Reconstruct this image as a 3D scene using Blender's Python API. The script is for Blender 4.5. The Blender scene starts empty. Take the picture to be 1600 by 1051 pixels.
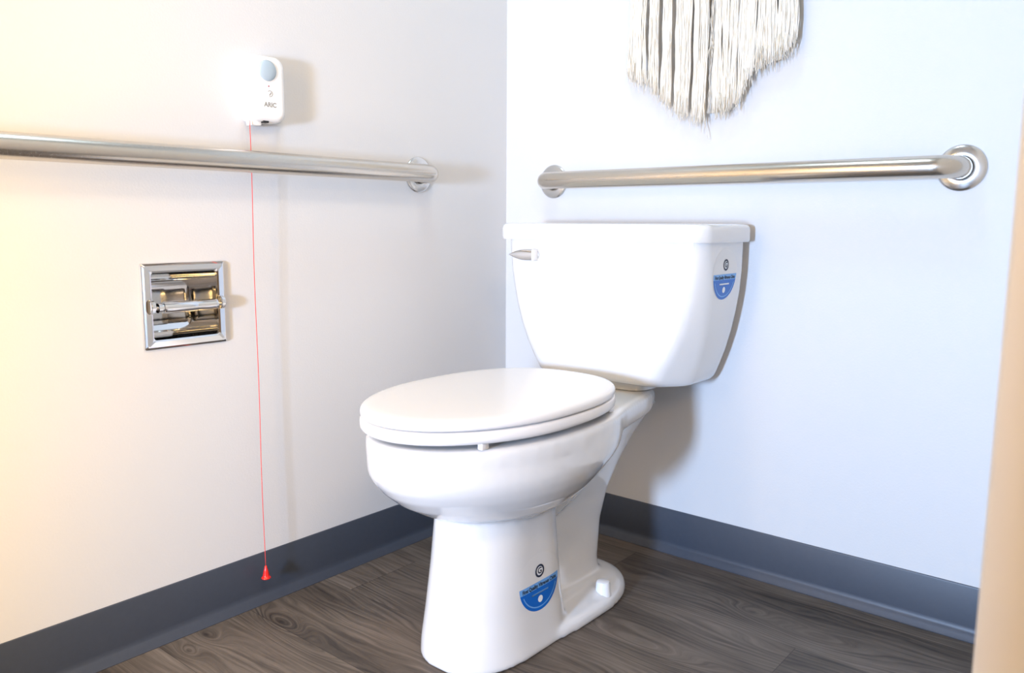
import bpy, bmesh, math, random
from mathutils import Vector, Matrix
from mathutils.bvhtree import BVHTree
from mathutils.geometry import interpolate_bezier
random.seed(7)
C = bpy.context.scene.collection
PI = math.pi

# ------------------------------------------------------------------ materials
def new_mat(name):
    m = bpy.data.materials.new(name); m.use_nodes = True
    nt = m.node_tree; b = nt.nodes['Principled BSDF']
    return m, nt, b

def simple(name, col, rough=.5, metal=0, coat=0, bump=0, bscale=200, spec=.5, vary=0, aniso=None):
    m, nt, b = new_mat(name)
    b.inputs['Base Color'].default_value = (*col, 1)
    b.inputs['Roughness'].default_value = rough
    b.inputs['Metallic'].default_value = metal
    b.inputs['Coat Weight'].default_value = coat
    b.inputs['Coat Roughness'].default_value = .04
    b.inputs['Specular IOR Level'].default_value = spec
    tc = nt.nodes.new('ShaderNodeTexCoord')
    if bump or vary:
        n = nt.nodes.new('ShaderNodeTexNoise'); n.inputs['Scale'].default_value = bscale
        n.inputs['Detail'].default_value = 3
        nt.links.new(tc.outputs['Object'], n.inputs['Vector'])
        if bump:
            bp = nt.nodes.new('ShaderNodeBump'); bp.inputs['Strength'].default_value = bump
            bp.inputs['Distance'].default_value = .002
            nt.links.new(n.outputs['Fac'], bp.inputs['Height']); nt.links.new(bp.outputs['Normal'], b.inputs['Normal'])
        if vary:
            mx = nt.nodes.new('ShaderNodeMix'); mx.data_type = 'RGBA'
            mx.inputs['A'].default_value = (*[c*(1-vary) for c in col], 1)
            mx.inputs['B'].default_value = (*[min(1, c*(1+vary)) for c in col], 1)
            nt.links.new(n.outputs['Fac'], mx.inputs['Factor']); nt.links.new(mx.outputs['Result'], b.inputs['Base Color'])
    return m

M_wall = simple('wall_paint', (.67, .67, .67), .55, bump=.12, bscale=260, spec=.3)
M_ceil = simple('ceiling_paint', (.5, .47, .42), .8)
M_base = simple('vinyl_cove_base', (.045, .054, .074), .42, bump=.05, bscale=120, spec=.5, vary=.08)
M_cer = simple('vitreous_china', (.76, .76, .755), .09, coat=.6)
M_seat = simple('white_plastic_seat', (.82, .80, .785), .22, coat=.15)
M_plastic = simple('white_plastic', (.88, .88, .88), .3)
M_lens = simple('frosted_blue_lens', (.42, .52, .60), .28)
M_dark = simple('black_rubber', (.02, .02, .02), .6)
M_ink = simple('dark_ink', (.012, .02, .05), .5)
M_grey = simple('grey_ink', (.28, .27, .24), .5)
M_blue = simple('sticker_blue', (.0, .13, .56), .28)
M_sky = simple('sticker_light_blue', (.16, .40, .80), .28)
M_stk = simple('sticker_clear', (.75, .75, .745), .14)
M_white = simple('sticker_white', (.85, .87, .9), .3)
M_red = simple('red_plastic', (.75, .015, .01), .22, coat=.3)
M_redcord = simple('red_cord', (.72, .07, .06), .7)
M_led = simple('red_indicator', (.35, .01, .03), .3)
M_wood = simple('dowel_wood', (.45, .28, .14), .6, vary=.2, bscale=40)

def chrome(name, col, rough, brushed=0):
    m, nt, b = new_mat(name)
    b.inputs['Base Color'].default_value = (*col, 1); b.inputs['Metallic'].default_value = 1
    b.inputs['Roughness'].default_value = rough
    if brushed:
        tc = nt.nodes.new('ShaderNodeTexCoord'); mp = nt.nodes.new('ShaderNodeMapping')
        mp.inputs['Scale'].default_value = (3, 3, 3) if brushed < 0 else (6, 900, 900)
        n = nt.nodes.new('ShaderNodeTexNoise'); n.inputs['Scale'].default_value = 1; n.inputs['Detail'].default_value = 4
        nt.links.new(tc.outputs['Object'], mp.inputs['Vector']); nt.links.new(mp.outputs['Vector'], n.inputs['Vector'])
        mr = nt.nodes.new('ShaderNodeMapRange'); mr.inputs['To Min'].default_value = rough-.07; mr.inputs['To Max'].default_value = rough+.07
        nt.links.new(n.outputs['Fac'], mr.inputs['Value']); nt.links.new(mr.outputs['Result'], b.inputs['Roughness'])
    return m
M_chrome = chrome('polished_chrome', (.80, .80, .80), .06)
M_steel = chrome('brushed_steel', (.62, .57, .50), .25, 1)
M_flange = chrome('satin_steel_flange', (.66, .65, .63), .24, 1)

def floor_mat():
    m, nt, b = new_mat('wood_look_vinyl')
    N = nt.nodes.new; L = nt.links.new
    def mth(op, a, c=None, d=None):
        n = N('ShaderNodeMath'); n.operation = op
        for i, v in enumerate((a, c, d)):
            if v is None: continue
            if isinstance(v, (int, float)): n.inputs[i].default_value = v
            else: L(v, n.inputs[i])
        return n.outputs[0]
    geo = N('ShaderNodeNewGeometry'); sep = N('ShaderNodeSeparateXYZ'); L(geo.outputs['Position'], sep.inputs[0])
    x, y = sep.outputs[0], sep.outputs[1]
    # planks 0.18 wide running along X
    row = mth('FLOOR', mth('DIVIDE', mth('ADD', y, .052), .182))
    xo = mth('ADD', x, mth('MULTIPLY', row, .437))
    col_ = mth('FLOOR', mth('DIVIDE', xo, 1.22))
    comb = N('ShaderNodeCombineXYZ'); L(row, comb.inputs[0]); L(col_, comb.inputs[1])
    wn = N('ShaderNodeTexWhiteNoise'); wn.noise_dimensions = '3D'; L(comb.outputs[0], wn.inputs['Vector'])
    rnd = wn.outputs['Value']
    # low frequency warp of the grain
    c1 = N('ShaderNodeCombineXYZ'); L(mth('MULTIPLY', x, 2.2), c1.inputs[0]); L(mth('MULTIPLY', y, 9), c1.inputs[1]); L(mth('MULTIPLY', rnd, 17), c1.inputs[2])
    n1 = N('ShaderNodeTexNoise'); n1.inputs['Scale'].default_value = 1; n1.inputs['Detail'].default_value = 2; L(c1.outputs[0], n1.inputs['Vector'])
    warp = mth('MULTIPLY', mth('SUBTRACT', n1.outputs['Fac'], .5), .11)
    g = mth('ADD', y, warp)
    dark = None
    # knots and cathedral swirls at their own places
    for (kx, ky, sx, sy, amp, dk) in [(.035, -.884, .045, .02, .05, 1), (.098, -.768, .06, .022, .06, 1), (.065, -.935, .03, .015, .03, .6),
                                      (.20, -.79, .14, .03, .055, 0), (.88, -.19, .13, .035, .06, 0), (.66, -.40, .12, .03, .06, .0), (.76, -.155, .04, .02, .03, .7),
                                      (.80, -.52, .10, .03, .05, .0), (.13, -1.12, .1, .03, .06, .4)]:
        dx = mth('DIVIDE', mth('SUBTRACT', x, kx), sx); dy = mth('DIVIDE', mth('SUBTRACT', y, ky), sy)
        r2 = mth('ADD', mth('MULTIPLY', dx, dx), mth('MULTIPLY', dy, dy))
        e = mth('EXPONENT', mth('MULTIPLY', r2, -1))
        g = mth('ADD', g, mth('MULTIPLY', e, amp))
        if dk:
            e2 = mth('MULTIPLY', mth('EXPONENT', mth('MULTIPLY', r2, -14)), dk)
            dark = e2 if dark is None else mth('MAXIMUM', dark, e2)
    # rings
    wv = N('ShaderNodeTexWave'); wv.wave_type = 'BANDS'; wv.bands_direction = 'Y'; wv.inputs['Scale'].default_value = 24
    wv.inputs['Distortion'].default_value = 1.6; wv.inputs['Detail'].default_value = 3; wv.inputs['Detail Scale'].default_value = 1.2
    c2 = N('ShaderNodeCombineXYZ'); L(mth('MULTIPLY', x, .25), c2.inputs[0]); L(g, c2.inputs[1]); L(rnd, c2.inputs[2]); L(c2.outputs[0], wv.inputs['Vector'])
    # fine fibre
    c3 = N('ShaderNodeCombineXYZ'); L(mth('MULTIPLY', x, 7), c3.inputs[0]); L(mth('MULTIPLY', g, 190), c3.inputs[1]); L(mth('MULTIPLY', rnd, 5), c3.inputs[2])
    n3 = N('ShaderNodeTexNoise'); n3.inputs['Scale'].default_value = 1; n3.inputs['Detail'].default_value = 5; n3.inputs['Roughness'].default_value = .65; L(c3.outputs[0], n3.inputs['Vector'])
    # broad patches
    c4 = N('ShaderNodeCombineXYZ'); L(mth('MULTIPLY', x, 3), c4.inputs[0]); L(mth('MULTIPLY', y, 11), c4.inputs[1]); L(mth('MULTIPLY', rnd, 9), c4.inputs[2])
    n4 = N('ShaderNodeTexNoise'); n4.inputs['Scale'].default_value = 1; n4.inputs['Detail'].default_value = 3; L(c4.outputs[0], n4.inputs['Vector'])
    v = mth('ADD', mth('MULTIPLY', wv.outputs['Fac'], .07), mth('ADD', mth('MULTIPLY', n3.outputs['Fac'], .62), mth('MULTIPLY', n4.outputs['Fac'], .62)))
    v = mth('ADD', v, mth('MULTIPLY', rnd, .12))
    cr = N('ShaderNodeValToRGB'); L(v, cr.inputs[0])
    cr.color_ramp.elements[0].position = .48; cr.color_ramp.elements[0].color = (.024, .019, .016, 1)
    cr.color_ramp.elements[1].position = .95; cr.color_ramp.elements[1].color = (.20, .165, .135, 1)
    e = cr.color_ramp.elements.new(.66); e.color = (.092, .073, .057, 1)
    # seams
    fy = mth('FRACT', mth('DIVIDE', mth('ADD', y, .052), .182)); fx = mth('FRACT', mth('DIVIDE', xo, 1.22))
    seam = mth('MAXIMUM', mth('LESS_THAN', fy, .008), mth('LESS_THAN', fx, .0012))
    dk2 = mth('MAXIMUM', mth('MULTIPLY', seam, .55), mth('MULTIPLY', dark, .85))
    mx = N('ShaderNodeMix'); mx.data_type = 'RGBA'; L(dk2, mx.inputs['Factor']); L(cr.outputs[0], mx.inputs['A']); mx.inputs['B'].default_value = (.012, .009, .008, 1)
    L(mx.outputs['Result'], b.inputs['Base Color'])
    b.inputs['Roughness'].default_value = .5
    bp = N('ShaderNodeBump'); bp.inputs['Strength'].default_value = .25; bp.inputs['Distance'].default_value = .001
    L(n3.outputs['Fac'], bp.inputs['Height']); L(bp.outputs['Normal'], b.inputs['Normal'])
    return m
M_floor = floor_mat()

def cotton():
    m, nt, b = new_mat('cotton_string')
    tc = nt.nodes.new('ShaderNodeTexCoord'); mp = nt.nodes.new('ShaderNodeMapping'); mp.inputs['Scale'].default_value = (500, 500, 60)
    n = nt.nodes.new('ShaderNodeTexNoise'); n.inputs['Scale'].default_value = 1; n.inputs['Detail'].default_value = 3
    nt.links.new(tc.outputs['Object'], mp.inputs[0]); nt.links.new(mp.outputs[0], n.inputs['Vector'])
    cr = nt.nodes.new('ShaderNodeValToRGB'); cr.color_ramp.elements[0].position = .3; cr.color_ramp.elements[0].color = (.72, .64, .50, 1)
    cr.color_ramp.elements[1].position = .6; cr.color_ramp.elements[1].color = (.88, .84, .76, 1)
    nt.links.new(n.outputs['Fac'], cr.inputs[0]); nt.links.new(cr.outputs[0], b.inputs['Base Color'])
    bp = nt.nodes.new('ShaderNodeBump'); bp.inputs['Strength'].default_value = .5; bp.inputs['Distance'].default_value = .001
    nt.links.new(n.outputs['Fac'], bp.inputs['Height']); nt.links.new(bp.outputs['Normal'], b.inputs['Normal'])
    b.inputs['Roughness'].default_value = .9; b.inputs['Specular IOR Level'].default_value = .15
    return m
M_cotton = cotton()

# ------------------------------------------------------------------ helpers
def link(name, me, mat=None, parent=None, smooth=True):
    o = bpy.data.objects.new(name, me); C.objects.link(o)
    if mat and not me.materials: me.materials.append(mat)
    if smooth:
        for p in me.polygons: p.use_smooth = True
    if parent: o.parent = parent
    return o

def obj(name, bm, mat, parent=None, smooth=True, angle=None):
    bmesh.ops.recalc_face_normals(bm, faces=bm.faces)
    if smooth and angle is not None:
        for e in bm.edges:
            if len(e.link_faces) == 2 and e.calc_face_angle(0) > math.radians(angle): e.smooth = False
    me = bpy.data.meshes.new(name); bm.to_mesh(me); bm.free()
    return link(name, me, mat, parent, smooth)

def thing(name, label, cat, loc=(0, 0, 0), group=None):
    o = bpy.data.objects.new(name, None); o.empty_display_size = .1; C.objects.link(o); o.location = loc
    o['label'] = label; o['category'] = cat
    if group: o['group'] = group
    return o

def struct(name, bm, mat, label=None, smooth=False, angle=None):
    o = obj(name, bm, mat, None, smooth, angle); o['kind'] = 'structure'
    if label: o['label'] = label
    return o

def add_box(bm, lo, hi, bevel=0, seg=2):
    r = bmesh.ops.create_cube(bm, size=1)
    vs = r['verts']
    for v in vs:
        v.co = Vector([(lo[i]+hi[i])/2 + v.co[i]*(hi[i]-lo[i]) for i in range(3)])
    if bevel:
        es = list({e for v in vs for e in v.link_edges})
        bmesh.ops.bevel(bm, geom=es, offset=bevel, segments=seg, affect='EDGES', profile=.5)
    return bm
def box(lo, hi, bevel=0, seg=2): return add_box(bmesh.new(), lo, hi, bevel, seg)

def add_loft(bm, rings, cap0=True, cap1=True, closed=True):
    R = [[bm.verts.new(p) for p in r] for r in rings]
    n = len(R[0])
    for a, b in zip(R, R[1:]):
        for i in range(n if closed else n-1):
            j = (i+1) % n
            bm.faces.new((a[i], a[j], b[j], b[i]))
    if cap0: bm.faces.new(R[0])
    if cap1: bm.faces.new(R[-1])
    return R

def add_lathe(bm, prof, origin=(0, 0, 0), axis='Z', n=32):
    """prof: list of (radius, height along axis)"""
    o = Vector(origin)
    def P(r, h, a):
        c, s = r*math.cos(a), r*math.sin(a)
        return o + (Vector((c, s, h)) if axis == 'Z' else Vector((h, c, s)) if axis == 'X' else Vector((c, h, s)))
    rings = [[P(max(r, 1e-5), h, 2*PI*i/n) for i in range(n)] for r, h in prof]
    add_loft(bm, rings)
    return bm

def add_tube(bm, pts, r, n=8, cap=True, radii=None):
    pts = [Vector(p) for p in pts]; rings = []
    t0 = (pts[1]-pts[0]).normalized(); up = Vector((0, 0, 1)) if abs(t0.z) < .9 else Vector((1, 0, 0))
    u = t0.cross(up).normalized()
    for i, p in enumerate(pts):
        t = (pts[min(i+1, len(pts)-1)]-pts[max(i-1, 0)]).normalized()
        u = (u - t*u.dot(t)).normalized(); v = t.cross(u)
        rr = radii[i] if radii else r
        rings.append([p + (u*math.cos(2*PI*k/n)+v*math.sin(2*PI*k/n))*rr for k in range(n)])
    add_loft(bm, rings, cap, cap)
    return bm

def prism(outline, axis, a, b, bevel=0):
    """outline: 2D list; axis: 0 extrude along X with (y,z), 1 along Y with (x,z), 2 along Z with (x,y)"""
    bm = bmesh.new()
    def P(q, h): return (h, q[0], q[1]) if axis == 0 else (q[0], h, q[1]) if axis == 1 else (q[0], q[1], h)
    add_loft(bm, [[P(q, a) for q in outline], [P(q, b) for q in outline]])
    return bm

def text_mesh(s, size, ex=.0002, align='CENTER', spacing=1.0, bold=0, sx=1.0):
    cu = bpy.data.curves.new('txt', 'FONT'); cu.body = s; cu.size = size; cu.align_x = align; cu.align_y = 'CENTER'
    cu.extrude = ex; cu.space_character = spacing; cu.offset = bold; cu.resolution_u = 3
    o = bpy.data.objects.new('txt', cu); C.objects.link(o)
    bpy.context.view_layer.update()
    me = bpy.data.meshes.new_from_object(o.evaluated_get(bpy.context.evaluated_depsgraph_get()))
    bpy.data.objects.remove(o); bpy.data.curves.remove(cu)
    for v in me.vertices: v.co.x *= sx
    return me

# ------------------------------------------------------------------ the room
XR, YF, ZC = 2.5, -3.1, 2.45
struct('floor', box((-.1, YF-.1, -.1), (XR, .1, 0)), M_floor)
M_tan = simple('tan_wall_paint', (.34, .27, .20), .7)
struct('ceiling', box((-.1, YF-.1, ZC), (XR+.1, .1, ZC+.1)), M_ceil)
struct('wall_left', None or box((-.1, YF, 0), (0, .1, ZC)), M_wall)
struct('wall_back', box((0, 0, 0), (XR, .1, ZC)), M_wall)
M_cream = simple('cream_wall_paint', (.90, .83, .74), .6)
struct('wall_right', box((1.262, -1.0, 0), (XR, -.001, ZC), .003), M_cream)
struct('wall_side', box((XR, YF, 0), (XR+.1, -1.0, ZC)), M_tan)
# unseen wall added to trim the daylight through its doorway; window wall beyond
YD = -2.15
bm = bmesh.new()
DX0, DX1, DZ = .44, 1.0, 2.05
add_box(bm, (-.1, YD-.11, 0), (DX0, YD, ZC)); add_box(bm, (DX1, YD-.11, 0), (XR+.1, YD, ZC)); add_box(bm, (DX0, YD-.11, DZ), (DX1, YD, ZC))
struct('wall_front_added', bm, M_wall)
bm = bmesh.new()
WX0, WX1, WZ0, WZ1 = .73, .97, .52, .90
add_box(bm, (-.1, YF-.1, 0), (WX0, YF, ZC)); add_box(bm, (WX1, YF-.1, 0), (XR+.1, YF, ZC))
add_box(bm, (WX0, YF-.1, 0), (WX1, YF, WZ0)); add_box(bm, (WX0, YF-.1, WZ1), (WX1, YF, ZC))
struct('wall_beyond_doorway', bm, M_tan)

# cove base: profile swept along left and back walls (d = distance from wall, z)
cove = [(0, 0), (.0135, 0), (.0138, .0012), (.0125, .0030), (.0095, .0095), (.0062, .0150), (.0040, .0185), (.0035, .026), (.0035, .0985), (.0025, .1012), (0, .1016)]
def cove_left():
    bm = bmesh.new()
    add_loft(bm, [[(d, YF, z) for d, z in cove], [(d, -d, z) for d, z in cove]]); return bm
def cove_back():
    bm = bmesh.new()
    add_loft(bm, [[(d, -d, z) for d, z in cove], [(1.262, -d, z) for d, z in cove]]); return bm
struct('baseboard_left', cove_left(), M_base, smooth=True, angle=40)
struct('baseboard_back', cove_back(), M_base, smooth=True, angle=40)

# ------------------------------------------------------------------ grab bars
def arc_pts(c, a0, a1, r, ex, ey, n=8):
    return [Vector(c) + Vector(ex)*r*math.cos(a0+(a1-a0)*i/n) + Vector(ey)*r*math.sin(a0+(a1-a0)*i/n) for i in range(n+1)]
def grab_bar(name, label, origin, along, out, length):
    """origin: flange centre on the wall; along: unit vector; out: unit vector away from wall"""
    t = thing(name, label, 'grab bar', origin, 'stainless steel grab bars')
    A = Vector(along); O = Vector(out); rb = .036; cl = .0585
    pts = [O*.004, O*(cl-rb)]
    pts += arc_pts(A*rb + O*(cl-rb), PI, PI/2, rb, A, O)[1:]
    for k in range(1, 12): pts.append(A*(rb+(length-2*rb)*k/12)+O*cl)
    pts += arc_pts(A*(length-rb)+O*(cl-rb), PI/2, 0, rb, A, O)
    pts += [A*length+O*.004]
    bm = bmesh.new(); add_tube(bm, pts, .0194, 28); obj('bar_tube', bm, M_steel, t)
    for k, q in enumerate((Vector((0, 0, 0)), A*length)):
        ax = 'X' if abs(O.x) > .5 else 'Y'; sg = O.x + O.y
        prof = [(.0395, -.0006*sg), (.0399, .0018*sg), (.0388, .0038*sg), (.035, .0056*sg), (.028, .0074*sg), (.0205, .0086*sg), (.0199, .0082*sg), (.0196, .006*sg)]
        bm = bmesh.new(); add_lathe(bm, prof, q, ax, 48); obj('flange_cover', bm, M_flange, t)
    # grip texture screw under the end of the tube
    return t
ZB = .850
grab_bar('grab_bar', 'long brushed steel grab bar on the left wall, above the chrome toilet roll holder', (0, -.307, ZB), (0, -1, 0), (1, 0, 0), 1.067)
grab_bar('grab_bar', 'brushed steel grab bar on the back wall above the tank, both round flanges showing', (.151, 0, .843), (1, 0, 0), (0, -1, 0), .880)

# ------------------------------------------------------------------ recessed toilet roll holder
def holder():
    y0, y1, z0, z1 = -.951, -.797, .527, .675      # outer frame on the left wall
    t = thing('toilet_roll_holder', 'recessed polished chrome toilet roll holder, empty, set in the left wall beside the red cord', 'toilet roll holder', (0, (y0+y1)/2, (z0+z1)/2))
    W, H = (y1-y0)/2, (z1-z0)/2; fw = .0165
    def rr(w, h, x, r=.004, n=4):
        pts = []
        for cx, cy, a in ((w-r, h-r, 0), (-w+r, h-r, PI/2), (-w+r, -h+r, PI), (w-r, -h+r, 1.5*PI)):
            for i in range(n+1):
                q = a+PI/2*i/n; pts.append(Vector((x, cx+r*math.cos(q), cy+r*math.sin(q))))
        return pts
    bm = bmesh.new()
    rings = [rr(W, H, .0005, .003), rr(W-.0008, H-.0008, .004, .003), rr(W-.0045, H-.0045, .0072, .003), rr(W-fw+.003, H-fw+.003, .0078, .004), rr(W-fw, H-fw, .0060, .005), rr(W-fw, H-fw, .0005, .005)]
    add_loft(bm, rings, False, False)
    obj('frame', bm, M_chrome, t, True, 25)
    # niche: a half-round trough sunk into the wall, its axis along Y
    bm = bmesh.new(); w, h = W-fw, H-fw; n = 24
    prof = [(.0008, h)] + [(-.004 - .040*math.sin(PI*i/n)**.8, h*math.cos(PI*i/n)) for i in range(n+1)] + [(.0008, -h)]
    A = [bm.verts.new((x, -w, z)) for x, z in prof]; B = [bm.verts.new((x, w, z)) for x, z in prof]
    for i in range(len(prof)-1): bm.faces.new((A[i], A[i+1], B[i+1], B[i]))
    bm.faces.new(A); bm.faces.new(B)
    obj('niche_liner', bm, M_chrome, t, True, 40)
    # two brackets reaching out of the frame and the sprung roller
    for s in (-1, 1):
        bm = bmesh.new(); yy = s*(w+.004)
        add_loft(bm, [[(x, yy+d, z) for x, z in ((.002, .013), (.010, .0125), (.018, .009), (.0205, .003), (.0205, -.003), (.018, -.009), (.010, -.0125), (.002, -.013))] for d in (-.004, .004)])
        bmesh.ops.bevel(bm, geom=bm.edges[:], offset=.0012, segments=2, affect='EDGES')
        obj('bracket', bm, M_chrome, t, True, 35)
    bm = bmesh.new(); L = w-.001
    add_lathe(bm, [(.0035, -L-.001), (.0035, -L+.004), (.0085, -L+.0045), (.0085, -L+.010), (.0070, -L+.0105), (.0070, -L+.013), (.0100, -L+.014), (.0105, -L+.017), (.0105, .012), (.0103, .0135), (.0094, .0137), (.0094, L-.012), (.0098, L-.011), (.0092, L-.006), (.006, L-.003), (.0038, L-.002), (.0038, L+.002)], (.0125, 0, -.002), 'Y', 32)
    obj('roller', bm, M_chrome, t, True, 30)
    return t, (y0+fw, y1-fw, z0+fw, z1-fw)
hold, nich = holder()
# the wall gets a hole for the niche: rebuild the left wall as four pieces in one mesh
wl = bpy.data.objects['wall_left']; bm = bmesh.new(); ya, yb, za, zb = nich; e = .0015
ya, yb, za, zb = ya-e, yb+e, za-e, zb+e
add_box(bm, (-.1, YF, 0), (0, ya, ZC)); add_box(bm, (-.1, yb, 0), (0, .1, ZC)); add_box(bm, (-.1, ya, 0), (0, yb, za)); add_box(bm, (-.1, ya, zb), (0, yb, ZC))
bm.to_mesh(wl.data); bm.free()

# ------------------------------------------------------------------ pull cord call station
def station():
    yc, zc = -.712, .984; W, H, D = .0395, .0590, .0345
    t = thing('emergency_call_unit', 'white plastic emergency call unit with round frosted lens, on left wall above the grab bar', 'emergency call unit', (0, yc, zc))
    def rr(w, h, x, r, n=8):
        pts = []
        for cx, cy, a in ((w-r, h-r, 0), (-w+r, h-r, PI/2), (-w+r, -h+r, PI), (w-r, -h+r, 1.5*PI)):
            for i in range(n+1):
                q = a+PI/2*i/n; pts.append(Vector((x, cx+r*math.cos(q), cy+r*math.sin(q))))
        return pts
    bm = bmesh.new()
    rings = [rr(W, H, 0, .018), rr(W, H, D*.55, .018), rr(W-.0012, H-.0012, D*.58, .018), rr(W-.0006, H-.0006, D*.62, .018), rr(W-.001, H-.001, D-.008, .018), rr(W-.003, H-.003, D-.0035, .018), rr(W-.0075, H-.0075, D-.0006, .015), rr(W-.011, H-.011, D, .012)]
    add_loft(bm, rings); obj('casing', bm, M_plastic, t, True, 50)
    # raised lens ring and frosted oval lens
    bm = bmesh.new(); ly, lz, rx, rz = .000, .0315, .0185, .0185
    def el(k, x): return [(x, ly+rx*k*math.cos(2*PI*i/36), lz+rz*k*math.sin(2*PI*i/36)) for i in range(36)]
    add_loft(bm, [el(1.1, D-.001), el(1.1, D+.0008), el(1.0, D+.0010), el(.98, D-.001)], False, False)
    obj('lens_ring', bm, M_plastic, t, True, 40)
    bm = bmesh.new(); add_loft(bm, [el(1.0, D-.0005)] + [el(math.cos(q), D+.0055*math.sin(q)) for q in (.15, .4, .7, 1.0, 1.3, 1.5)])
    obj('sensor_lens', bm, M_lens, t)
    bm = bmesh.new(); add_lathe(bm, [(.0013, -.001), (.0013, .0004), (.0006, .0010)], (D, .002, .0045), 'X', 12)
    obj('indicator_light', bm, M_led, t)
    # reset keyhole dial
    bm = bmesh.new()
    for a0, a1, r in ((2.4, -1.9, .0052),):
        pts = [(D+.0002, .004+r*math.cos(a0+(a1-a0)*i/18), -.0085+r*math.sin(a0+(a1-a0)*i/18)) for i in range(19)]
        add_tube(bm, pts, .0005, 6)
    add_tube(bm, [(D+.0002, .0062, -.0065), (D+.0002, .0025, -.0115)], .0008, 6)
    obj('reset_mark', bm, M_grey, t)
    me = text_mesh('ARIC', .0115, .0001, bold=.0003)
    R = Matrix(((0, 0, 1, D+.0001), (1, 0, 0, .004), (0, 1, 0, -.0285), (0, 0, 0, 1)))
    me.transform(R); link('printed_letters', me, M_grey, t, False)
    # contact block and cord outlet under the casing
    bm = box((.006, -.030, -H-.007), (.026, -.010, -H+.002), .002); obj('cord_outlet', bm, M_plastic, t, True, 40)
    bm = box((.018, -.009, -H-.0012), (.030, .003, -H+.003), .001); obj('contact_slot', bm, M_dark, t, True, 40)
    # the pull cord moves on its own
    cx, cy = .028, yc-.0370
    c = thing('pull_cord', 'thin red pull cord with small red cone at its end, hanging from the call unit', 'pull cord', (cx, cy, .93))
    z0, z1 = .925-.93, .083-.93
    pts = [(0+.0012*math.sin(i*.35), .0012*math.sin(i*.5+1)-.003*i/24, z0+(z1-z0)*i/24) for i in range(25)]
    bm = bmesh.new(); add_tube(bm, pts, .0008, 6); obj('cord', bm, M_redcord, c)
    bx, by = pts[-1][0], pts[-1][1]
    bm = bmesh.new(); add_lathe(bm, [(.0010, .003), (.0022, .002), (.0025, -.001), (.0030, -.0022), (.0048, -.009), (.0062, -.0165), (.0068, -.0185), (.0086, -.0200), (.0092, -.0215), (.0086, -.0228), (.006, -.0232)], (bx, by, z1), 'Z', 32)
    obj('pull_cone', bm, M_red, c, True, 45)
    return t
station()

# ------------------------------------------------------------------ toilet
TX = .419
toilet = thing('toilet', 'white two-piece toilet with closed elongated lid, standing on wood-look floor in the corner', 'toilet', (TX, 0, 0))

def sec(z, yf, yb, hw, nf=2.0, nb=2.0, mid=None, N=72, cz=None):
    """closed outline at height z: yf front (negative), yb back, hw half width, mid = y of the widest place"""
    if mid is None: mid = (yf+yb)/2
    pts = []
    for i in range(N):
        a = 2*PI*i/N; c, s = math.cos(a), math.sin(a)
        n, ln = (nf, mid-yf) if s < 0 else (nb, yb-mid)
        x = hw*math.copysign(abs(c)**(2/n), c); y = mid + ln*math.copysign(abs(s)**(2/n), s)
        pts.append(Vector((x, y, z)))
    return pts

bm = bmesh.new()
# bowl
add_loft(bm, [sec(*r) for r in [
    (.232, -.560, -.44, .070, 2, 2, -.50), (.245, -.640, -.365, .103, 2, 2, -.51), (.262, -.692, -.335, .131, 2, 2, -.51), (.285, -.732, -.300, .152, 2, 2, -.51), (.308, -.760, -.272, .167, 2, 2.1, -.51),
    (.326, -.775, -.255, .1755, 2, 2.2, -.51), (.340, -.782, -.245, .1790, 2, 2.3, -.51), (.360, -.784, -.240, .1790, 2, 2.4, -.51), (.378, -.784, -.237, .178, 2, 2.4, -.51), (.390, -.782, -.235, .176, 2, 2.4, -.51)]])
# rim slab running on as the deck that carries the tank
def rim(z, g=0, N=80):
    prof = [(-.510-.275*math.cos(q), .180*math.sin(q)) for q in [PI/2*k/12 for k in range(12)]] + [(-.50, .1798), (-.44, .175), (-.39, .166), (-.345, .152), (-.30, .138), (-.26, .128), (-.22, .119), (-.18, .111), (-.145, .102), (-.115, .090), (-.09, .072), (-.075, .048), (-.070, 0)]
    c = Vector((0, -.42))
    pts = [(x, y) for y, x in prof] + [(-x, y) for y, x in prof[-2:0:-1]]
    out = []
    for k, (x, y) in enumerate(pts):
        p = Vector((x, y)); a = Vector(pts[k-1]); b = Vector(pts[(k+1) % len(pts)]); t = (b-a).normalized(); n = Vector((t.y, -t.x))
        out.append(Vector((x-n.x*g, y-n.y*g, z)))
    return out
add_loft(bm, [rim(z-.002, g) for z, g in ((.350, .022), (.355, .010), (.362, .004), (.372, .001), (.380, 0), (.396, 0), (.401, .003), (.404, .009))])
# front column
def shift(ring, dx): return [Vector((p.x+dx, p.y, p.z)) for p in ring]
add_loft(bm, [shift(sec(*r), d) for d, r in [
    (.021, (0, -.696, -.425, .099, 2.4, 5, -.555)), (.021, (.006, -.696, -.425, .100, 2.4, 5, -.555)), (.018, (.03, -.692, -.427, .097, 2.4, 5, -.555)), (.014, (.08, -.681, -.430, .092, 2.3, 5, -.555)), (.011, (.16, -.668, -.432, .087, 2.2, 5, -.55)), (.008, (.24, -.656, -.43, .084, 2.2, 4, -.54)), (.006, (.285, -.65, -.42, .085, 2.1, 3, -.54))]])
# rear trapway wall, leaning back under the deck
add_loft(bm, [sec(*r) for r in [
    (0, -.50, -.225, .056, 2, 4, -.33), (.06, -.50, -.232, .048, 2, 4, -.33), (.14, -.50, -.220, .046, 2, 4, -.33), (.20, -.50, -.195, .047, 2, 4, -.31), (.25, -.50, -.160, .053, 2, 4, -.29), (.30, -.50, -.115, .062, 2, 4, -.27), (.335, -.50, -.080, .074, 2, 4, -.25), (.37, -.50, -.055, .095, 2, 4, -.25)]])
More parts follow.
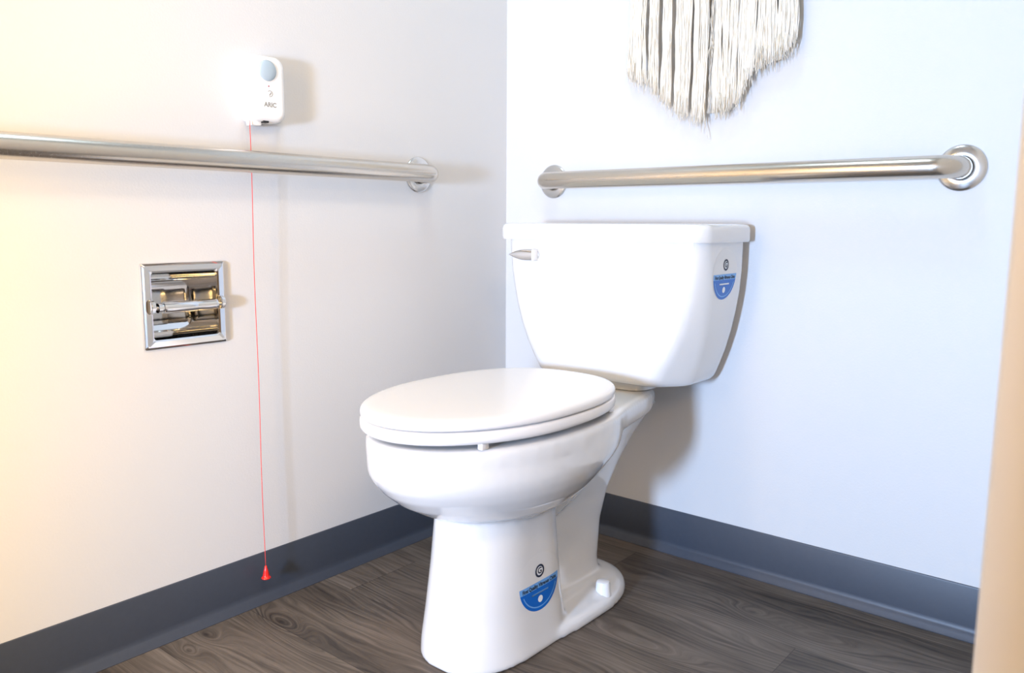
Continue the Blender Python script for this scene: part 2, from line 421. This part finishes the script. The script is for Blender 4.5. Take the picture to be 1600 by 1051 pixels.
# web between bowl underside and trapway
add_loft(bm, [sec(*r) for r in [
    (.19, -.50, -.36, .046, 2, 2, -.42), (.22, -.54, -.30, .070, 2, 2, -.42), (.26, -.56, -.26, .100, 2, 2, -.42), (.31, -.58, -.235, .13, 2, 2, -.42)]])
# foot plate
add_loft(bm, [sec(*r) for r in [
    (0, -.60, -.172, .128, 3, 2.2, -.35), (.012, -.60, -.172, .128, 3, 2.2, -.35), (.021, -.60, -.177, .123, 3, 2.2, -.35), (.028, -.60, -.192, .108, 3, 2.2, -.35), (.036, -.58, -.225, .078, 3, 2.2, -.36)]])
bmesh.ops.recalc_face_normals(bm, faces=bm.faces)
me = bpy.data.meshes.new('bowl'); bm.to_mesh(me); bm.free()
tmp = bpy.data.objects.new('tmp', me); C.objects.link(tmp)
md = tmp.modifiers.new('r', 'REMESH'); md.mode = 'VOXEL'; md.voxel_size = .0034; md.use_smooth_shade = True
md = tmp.modifiers.new('s', 'SMOOTH'); md.factor = .5; md.iterations = 16
bpy.context.view_layer.update()
me2 = bpy.data.meshes.new_from_object(tmp.evaluated_get(bpy.context.evaluated_depsgraph_get()))
bpy.data.objects.remove(tmp)
for v in me2.vertices:
    if v.co.z < .0005: v.co.z = max(v.co.z, .0002)
me2.name = 'bowl'; me2.materials.clear()
bowl = link('bowl', me2, M_cer, toilet)

# tank: w half width, facets at the front corners that widen downward
def tank_sec(z, w, yf, yb, fx, sy, r=1.0):
    """front flat half width fx at yf, side begins at sy; rounded by catmull refinement below"""
    L = [(-fx, yf), (fx, yf), (w, sy), (w, yb), (-w, yb), (-w, sy)]
    out = []; n = len(L); rad = [.020, .020, .018, .010, .010, .018]
    for i in range(n):
        p = Vector(L[i]); a = (Vector(L[i-1])-p); b = (Vector(L[(i+1) % n])-p)
        rr = min(rad[i]*r, a.length*.45, b.length*.45)
        A = p+a.normalized()*rr; B = p+b.normalized()*rr
        for k in range(7):
            t = k/6; q = A*(1-t)**2 + p*2*t*(1-t) + B*t*t
            out.append(Vector((q.x, q.y, z)))
    return out
bm = bmesh.new()
TB = -.030
rows = [  # z, w, yf, fx, sy
    (.710, .2410, -.2090, .2230, -.188), (.690, .2410, -.2090, .2230, -.186), (.650, .2405, -.2092, .2215, -.179), (.610, .2375, -.2094, .2160, -.171), (.570, .2315, -.2096, .2070, -.164),
    (.530, .2235, -.2096, .1940, -.158), (.490, .2125, -.2090, .1770, -.152), (.460, .2020, -.2080, .1600, -.149), (.440, .1940, -.2060, .1480, -.147), (.430, .189, -.205, .142, -.146)]
rings = [tank_sec(z, w, yf, TB, fx, sy) for z, w, yf, fx, sy in rows]
rings += [tank_sec(.4235, .184, -.2015, TB-.004, .136, -.144), tank_sec(.420, .176, -.194, TB-.010, .130, -.138)]
add_loft(bm, [[p+Vector((-.005, 0, 0)) for p in r] for r in rings]); tank = obj('tank', bm, M_cer, toilet, True, 55)
# tank gasket seat under the tank
bm = bmesh.new(); add_loft(bm, [sec(.4030, -.178, -.06, .090, 4, 4), sec(.4205, -.178, -.06, .094, 4, 4)]); obj('tank_gasket', bm, M_cer, toilet, True, 40)
# tank lid
def lid_sec(z, g, r=1): return [p+Vector((-.005, 0, 0)) for p in tank_sec(z, .2520+g, -.2235-g, TB+.006+g*.4, .2360+g*.8, -.204-g*.3, .9)]
bm = bmesh.new()
add_loft(bm, [lid_sec(.7105, -.010), lid_sec(.7095, -.002), lid_sec(.7125, 0), lid_sec(.7330, 0), lid_sec(.7385, -.0012), lid_sec(.7420, -.004), lid_sec(.7440, -.010), lid_sec(.7450, -.022)])
obj('tank_lid', bm, M_cer, toilet, True, 50)

# flush lever
bm = bmesh.new(); lx, lz = .2545-TX, .6765
add_lathe(bm, [(.0135, -.2075), (.0135, -.2105), (.0125, -.2125), (.009, -.2130)], (lx+.004, 0, lz), 'Y', 32)
bm2 = bmesh.new()
L = .062
rings = []
for i in range(13):
    t = i/12; x = lx+.010-L*t; hz = .0112*(1-max(0, (t-.35)/.65)**1.8)+.0010; hy = .0065*(1-.55*t)+.0005
    yc = -.2215-.006*t
    rings.append([Vector((x, yc+hy*math.copysign(abs(math.cos(2*PI*k/20))**.9, math.cos(2*PI*k/20)), lz+hz*math.copysign(abs(math.sin(2*PI*k/20))**.8, math.sin(2*PI*k/20)))) for k in range(20)])
add_loft(bm2, rings)
lev = obj('flush_lever', bm2, M_chrome, toilet, True, 60)
bmC = box((lx+.0095, -.2290, lz-.0120), (lx+.0135, -.2080, lz+.0120), .0018); obj('lever_collar', bmC, M_plastic, lev, True, 40)
obj('lever_washer', bm, M_chrome, lev, True, 40)

# seat and lid, both tilted slightly (rear hinge end higher)
def seat_out(z, g, N=96): 
    return sec(z+.005, -.794+g, -.278-g, .179-g, 2.0, 2.5, -.535, N)
SL = .018  # rise towards the hinge per metre handled by shear
def tilt(o, k, y0=-.78):
    for v in o.data.vertices: v.co.z += (v.co.y-y0)*k
bm = bmesh.new()
outer = [(.4080, .006), (.4060, .010), (.4095, .001), (.4130, 0), (.4230, 0), (.4262, .0025), (.4275, .007)]
outer = [(.4063, .011), (.4072, .005), (.4100, .001), (.4140, 0), (.4225, .0), (.4258, .0022), (.4272, .0065)]
ro = [seat_out(z, g) for z, g in outer]
ri = [seat_out(z, g) for z, g in ((.4272, .050), (.4240, .058), (.4120, .060), (.4063, .056))]
add_loft(bm, ro+ri+[ro[0]], False, False)
bmesh.ops.remove_doubles(bm, verts=bm.verts, dist=1e-5)
seat = obj('seat', bm, M_seat, toilet, True, 60); tilt(seat, .004)
bm = bmesh.new()
lp = [(.4290, .010), (.4292, .005), (.4305, .0018), (.4335, .0006), (.4385, .0010), (.4420, .0028), (.4440, .0065), (.4452, .014), (.4458, .030), (.4462, .07), (.4464, .12)]
add_loft(bm, [seat_out(z, g) for z, g in lp])
lidc = obj('seat_cover', bm, M_seat, toilet, True, 60); tilt(lidc, .002)
for s, y in ((-1, -.697), (1, -.697), (1, -.36), (-1, -.36)):
    hw = .1815*math.sqrt(max(0, 1-((y+.535)/.25)**2)) if y < -.535 else .1815
    xx = s*(hw-(.012 if y < -.5 else .045))
    bm = box((xx-.005, y-.008, .4025), (xx+.005, y+.008, .4135), .0015); obj('seat_bumper', bm, M_seat, seat, True, 40)
for s in (-1, 1):
    bm = bmesh.new(); x0, x1 = s*.050, s*.084; x0, x1 = min(x0, x1), max(x0, x1)
    add_box(bm, (x0, -.300, .4035), (x1, -.258, .4270), .006, 3)
    obj('seat_hinge', bm, M_seat, toilet, True, 40)
# bolt caps
for s in (-1, 1):
    bm = bmesh.new(); add_lathe(bm, [(.0165, 0), (.0165, .002), (.0150, .004), (.0138, .024), (.0125, .0275), (.0095, .0290)], (s*.103, -.318, .0215), 'Z', 28)
    obj('bolt_cap', bm, M_plastic, toilet, True, 40)
# water supply behind is hidden; none built

# stickers: drawn flat (u right, v up), wrapped onto a surface
def wrap_sticker(target, center, uax, vax, nax, size, label):
    """project flat sticker geometry along -nax onto target's mesh (local toilet space)"""
    bmT = bmesh.new(); bmT.from_mesh(target.data); tree = BVHTree.FromBMesh(bmT)
    u, v, n = Vector(uax).normalized(), Vector(vax).normalized(), Vector(nax).normalized(); c = Vector(center)
    def put(me, off):
        for q in me.vertices:
            p = c + u*q.co.x*size + v*q.co.y*size
            h, nn, _, _ = tree.ray_cast(p+n*.08, -n, .2)
            if h is None: h, nn = tree.find_nearest(p)[:2]
            q.co = h + n*(off+max(0, q.co.z))
        me.update()
    def grid(poly_fn, res=.06):
        bm = bmesh.new(); poly = [bm.verts.new((x, y, 0)) for x, y in poly_fn]; bm.faces.new(poly)
        for k in range(-20, 21):
            for no, co in (((1, 0, 0), (k*res, 0, 0)), ((0, 1, 0), (0, k*res, 0))):
                bmesh.ops.bisect_plane(bm, geom=bm.verts[:]+bm.edges[:]+bm.faces[:], plane_co=co, plane_no=no)
        bmesh.ops.triangulate(bm, faces=bm.faces[:])
        me = bpy.data.meshes.new('g'); bm.to_mesh(me); bm.free(); return me
    circ = lambda r, a0, a1, n=40, cx=0, cy=0: [(cx+r*math.cos(a0+(a1-a0)*i/n), cy+r*math.sin(a0+(a1-a0)*i/n)) for i in range(n+1)]
    def ringpoly(r0, r1, cx, cy, a0=0, a1=2*PI, n=32):
        bm = bmesh.new()
        A = [bm.verts.new((cx+r0*math.cos(a0+(a1-a0)*i/n), cy+r0*math.sin(a0+(a1-a0)*i/n), 0)) for i in range(n+1)]
        B = [bm.verts.new((cx+r1*math.cos(a0+(a1-a0)*i/n), cy+r1*math.sin(a0+(a1-a0)*i/n), 0)) for i in range(n+1)]
        for i in range(n): bm.faces.new((A[i], A[i+1], B[i+1], B[i]))
        me = bpy.data.meshes.new('g'); bm.to_mesh(me); bm.free(); return me
    # backing
    base = grid(circ(1.06, 0, 2*PI, 60)[:-1]); base.transform(Matrix.Diagonal((1, 1 if False else .93, 1, 1))); put(base, .0003)
    st = link('sticker', base, M_stk, toilet, True); st['label'] = label
    half = grid(circ(1.0, PI, 2*PI, 40)); put(half, .0005); link('blue_half_disc', half, M_blue, st, True)
    band = grid([(-1, 0), (-.975, -.22), (.975, -.22), (1, 0)]); put(band, .0006); link('pale_blue_band', band, M_sky, st, True)
    rim = ringpoly(.86, .90, 0, 0, PI*1.12, PI*1.88, 40); put(rim, .0007); link('white_arc', rim, M_sky, st, True)
    t1 = text_mesh('First Quality Vitreous China', .185, 0, bold=.006, sx=.82); t1.transform(Matrix.Translation((0, -.13, 0)))
    b1 = bmesh.new(); b1.from_mesh(t1); bmesh.ops.triangulate(b1, faces=b1.faces[:]); b1.to_mesh(t1); b1.free()
    put(t1, .0009); link('sticker_lettering', t1, M_ink, st, False)
    bar = grid([(-.42, -.36), (.42, -.36), (.42, -.42), (-.42, -.42)]); put(bar, .0008); link('white_line', bar, M_white if label.startswith('Round sticker on the tank') else M_sky, st, True)
    dot = grid(circ(.12, 0, 2*PI, 24, 0, -.62)[:-1]); put(dot, .0008); link('white_dot', dot, M_white, st, True)
    # G in ring emblem
    r1 = ringpoly(.155, .225, .02, .36); put(r1, .0008); link('emblem_ring', r1, M_ink, st, True)
    wr = grid(circ(.155, 0, 2*PI, 24, .02, .36)[:-1]); put(wr, .0006); link('emblem_disc', wr, M_white, st, True)
    g = text_mesh('G', .30, 0, bold=.008); g.transform(Matrix.Translation((.02, .36, 0)))
    put(g, .0010); link('emblem_letter', g, M_ink, st, False)
    bmT.free()
wrap_sticker(tank, (.2390, -.112, .648), (0, 1, 0), (0, 0, 1), (1, 0, 0), .050, 'Round sticker on the tank side, lower half blue with dark lettering')
wrap_sticker(bowl, (.100, -.520, .121), (.45, .893, 0), (0, 0, 1), (.893, -.45, 0), .050, 'Round sticker low on the pedestal, lower half blue with dark lettering')

# ------------------------------------------------------------------ macrame wall hanging
def macrame():
    t = thing('macrame_wall_hanging', 'cream macrame wall hanging with frayed cotton fringe, on the back wall above the grab bar', 'wall hanging', (.555, 0, 1.46))
    ZT = 1.46
    bm = bmesh.new(); add_lathe(bm, [(.008, -.235), (.009, -.232), (.009, .232), (.008, .235)], (0, -.022, 0), 'X', 20); obj('dowel', bm, M_wood, t, True, 40)
    bm = bmesh.new(); add_tube(bm, [(-.2, -.022, .009), (-.1, -.012, .10), (0, -.006, .20), (.1, -.012, .10), (.2, -.022, .009)], .0025, 8); obj('hanging_string', bm, M_cotton, t)
    outline = [(.361, 1.071), (.379, 1.050), (.415, 1.035), (.449, 1.001), (.477, .975), (.512, .965), (.554, .951), (.572, .967), (.604, .970), (.628, .980), (.639, 1.007), (.656, 1.039), (.682, 1.053), (.699, 1.054), (.724, 1.074), (.741, 1.086)]
    def zb(x):
        for (a, za), (b, zb_) in zip(outline, outline[1:]):
            if a <= x <= b: return za+(zb_-za)*(x-a)/(b-a)
        return outline[0][1] if x < outline[0][0] else outline[-1][1]
    # bundle centres: (x, width, layer)
    spans = [(.366, .388), (.385, .411), (.415, .441), (.446, .472), (.480, .500), (.497, .519), (.522, .541), (.538, .557), (.569, .587), (.584, .601), (.600, .621), (.621, .642), (.640, .660), (.656, .675), (.672, .697), (.697, .718), (.714, .739)]
    for (x0, x1) in spans:
        bm = bmesh.new(); xc = (x0+x1)/2; w = (x1-x0); sway = random.uniform(-.004, .004)
        nst = 20; front = random.uniform(0, .004)
        ph = random.uniform(0, 6)
        for k in range(nst):
            u = (k+.5)/nst-.5; ztop = 0; end = zb(xc+u*w)+random.uniform(-.004, .009)-ZT+(.006*abs(u)*2)
            col = u*w*.88
            dy = -.020-front - .0065*math.sqrt(max(0, 1-(2*u)**2))*random.uniform(.4, 1)
            seg = 22; pts = []; rad = []
            r0 = random.uniform(.0011, .0018)
            f1, f2 = random.uniform(14, 34), random.uniform(0, 6); amp = random.uniform(.0005, .0015)
            for i in range(seg+1):
                s = i/seg; z = ztop+(end-ztop)*s
                spread = .92+.22*max(0, s-.75)/.25
                px = xc-.555+col*spread+sway*s*s+amp*math.sin(f1*s+f2)+.0012*math.sin(ph+s*7)
                py = dy+.0009*math.sin(f1*.7*s+f2*2)
                py = min(py, -.004)
                pts.append((px, py, z)); rad.append(r0*(1 if s < .95 else .8))
            add_tube(bm, pts, r0, 5, True, rad)
        # frayed thin fibres: at the ends and along the sides
        for k in range(18):
            u = random.uniform(-.5, .5); e = zb(xc+u*w)-ZT
            z0 = e+random.uniform(.0, .05); L = random.uniform(.008, .022)+max(0, z0-e)*.8
            if k % 9 == 0: z0 += random.uniform(.02, .18)
            x = xc-.555+u*w+sway; y = -.022-random.uniform(0, .010); dx = random.uniform(-.006, .006)*(1.4 if abs(u) > .35 else 1)
            pts = [(x, y, z0), (x+dx*.3, y-.001, z0-L*.35), (x+dx*.8, y-.002*random.random(), z0-L*.7), (x+dx*1.1+random.uniform(-.002, .002), y, z0-L)]
            add_tube(bm, pts, .0004, 4, True, [.0006, .0005, .0004, .0002])
        obj('tassel', bm, M_cotton, t)
    # thin loose strands in the central gap, and the long wisp under the lowest tassel
    bm = bmesh.new()
    for k in range(16):
        x = .559+random.uniform(-.003, .010)-.555; z0 = random.uniform(-.42, -.28); pts = [(x, -.012, 0)]
        zz = 0
        while zz > -.47:
            zz -= .035; pts.append((x+random.uniform(-.003, .003), -.012-random.uniform(0, .006), zz))
        add_tube(bm, pts, .0007, 4)
    for k in range(10):
        x = .560-.555+random.uniform(-.004, .008); z0 = random.uniform(-.40, -.29); dx = random.uniform(-.008, .008)
        add_tube(bm, [(x, -.022, z0), (x+dx*.5, -.027, z0-.01), (x+dx, -.026, z0-.022)], .0004, 4)
    add_tube(bm, [(-.007, -.02, -.485), (-.004, -.018, -.510), (.001, -.016, -.526), (.004, -.016, -.542)], .0006, 4)
    add_tube(bm, [(-.010, -.02, -.485), (-.009, -.018, -.507), (-.012, -.016, -.530)], .0005, 4)
    obj('loose_strands', bm, M_cotton, t)
macrame()

# ------------------------------------------------------------------ lights
def area(name, loc, target, sx, sy, power, col, spread=None):
    l = bpy.data.lights.new(name, 'AREA'); l.shape = 'RECTANGLE'; l.size = sx; l.size_y = sy; l.energy = power; l.color = col
    if spread: l.spread = math.radians(spread)
    o = bpy.data.objects.new(name, l); C.objects.link(o); o.location = loc
    d = Vector(target)-Vector(loc); o.rotation_euler = d.to_track_quat('-Z', 'Y').to_euler(); return o
area('daylight_opening', (.85, YF-.02, .71), (.60, 0, .50), .19, .30, 100, (.47, .66, 1.0))
area('ceiling_lamp', (.5, -.75, 2.42), (.5, -.75, 0), .30, .30, 8.5, (.64, .85, 1.0))
area('warm_fill_right', (1.75, -2.1, 1.45), (1.0, -1.0, .9), .60, .15, 8, (1.0, .62, .22))  # added warm fill, no fixture: lifts wall_right and the toilet's right side
area('wall_right_fill', (1.75, -1.40, 2.05), (1.55, -1.0, .9), .50, .12, 15, (1.0, .74, .48))  # added fill above wall_right, only brightens its near face
area('wall_left_warm_fill', (.42, -1.66, .85), (0, -1.34, .80), .12, 1.3, 11.5, (1.0, .64, .22))  # added unseen one-sided panel, warms the near end of wall_left

w = bpy.data.worlds.new('World'); bpy.context.scene.world = w; w.use_nodes = True
w.node_tree.nodes['Background'].inputs[0].default_value = (.8, .85, 1, 1); w.node_tree.nodes['Background'].inputs[1].default_value = .1

# ------------------------------------------------------------------ camera
yaw, pitch, roll, F = -6.94268421e-01, 1.40800951e-01, 4.98690319e-03, 1269.94
cy, sy = math.cos(yaw), math.sin(yaw)
f = Vector((sy*math.cos(pitch), cy*math.cos(pitch), -math.sin(pitch))); r = Vector((cy, -sy, 0)); u = r.cross(f)
c, s = math.cos(roll), math.sin(roll); r2 = c*r+s*u; u2 = -s*r+c*u
cam = bpy.data.cameras.new('camera'); co = bpy.data.objects.new('camera', cam); C.objects.link(co)
m = Matrix((r2, u2, -f)).transposed().to_4x4(); m.translation = Vector((1.35098, -1.59751, .748105)); co.matrix_world = m
cam.sensor_width = 36; cam.sensor_fit = 'HORIZONTAL'; cam.lens = F/1600*36; cam.clip_start = .02
cam.dof.use_dof = True; cam.dof.focus_distance = 1.45; cam.dof.aperture_fstop = 5.6
sc = bpy.context.scene; sc.camera = co
sc.view_settings.view_transform = 'Standard'; sc.view_settings.look = 'None'; sc.view_settings.gamma = 1
sc.view_settings.use_curve_mapping = False; sc.view_settings.exposure = 0.0
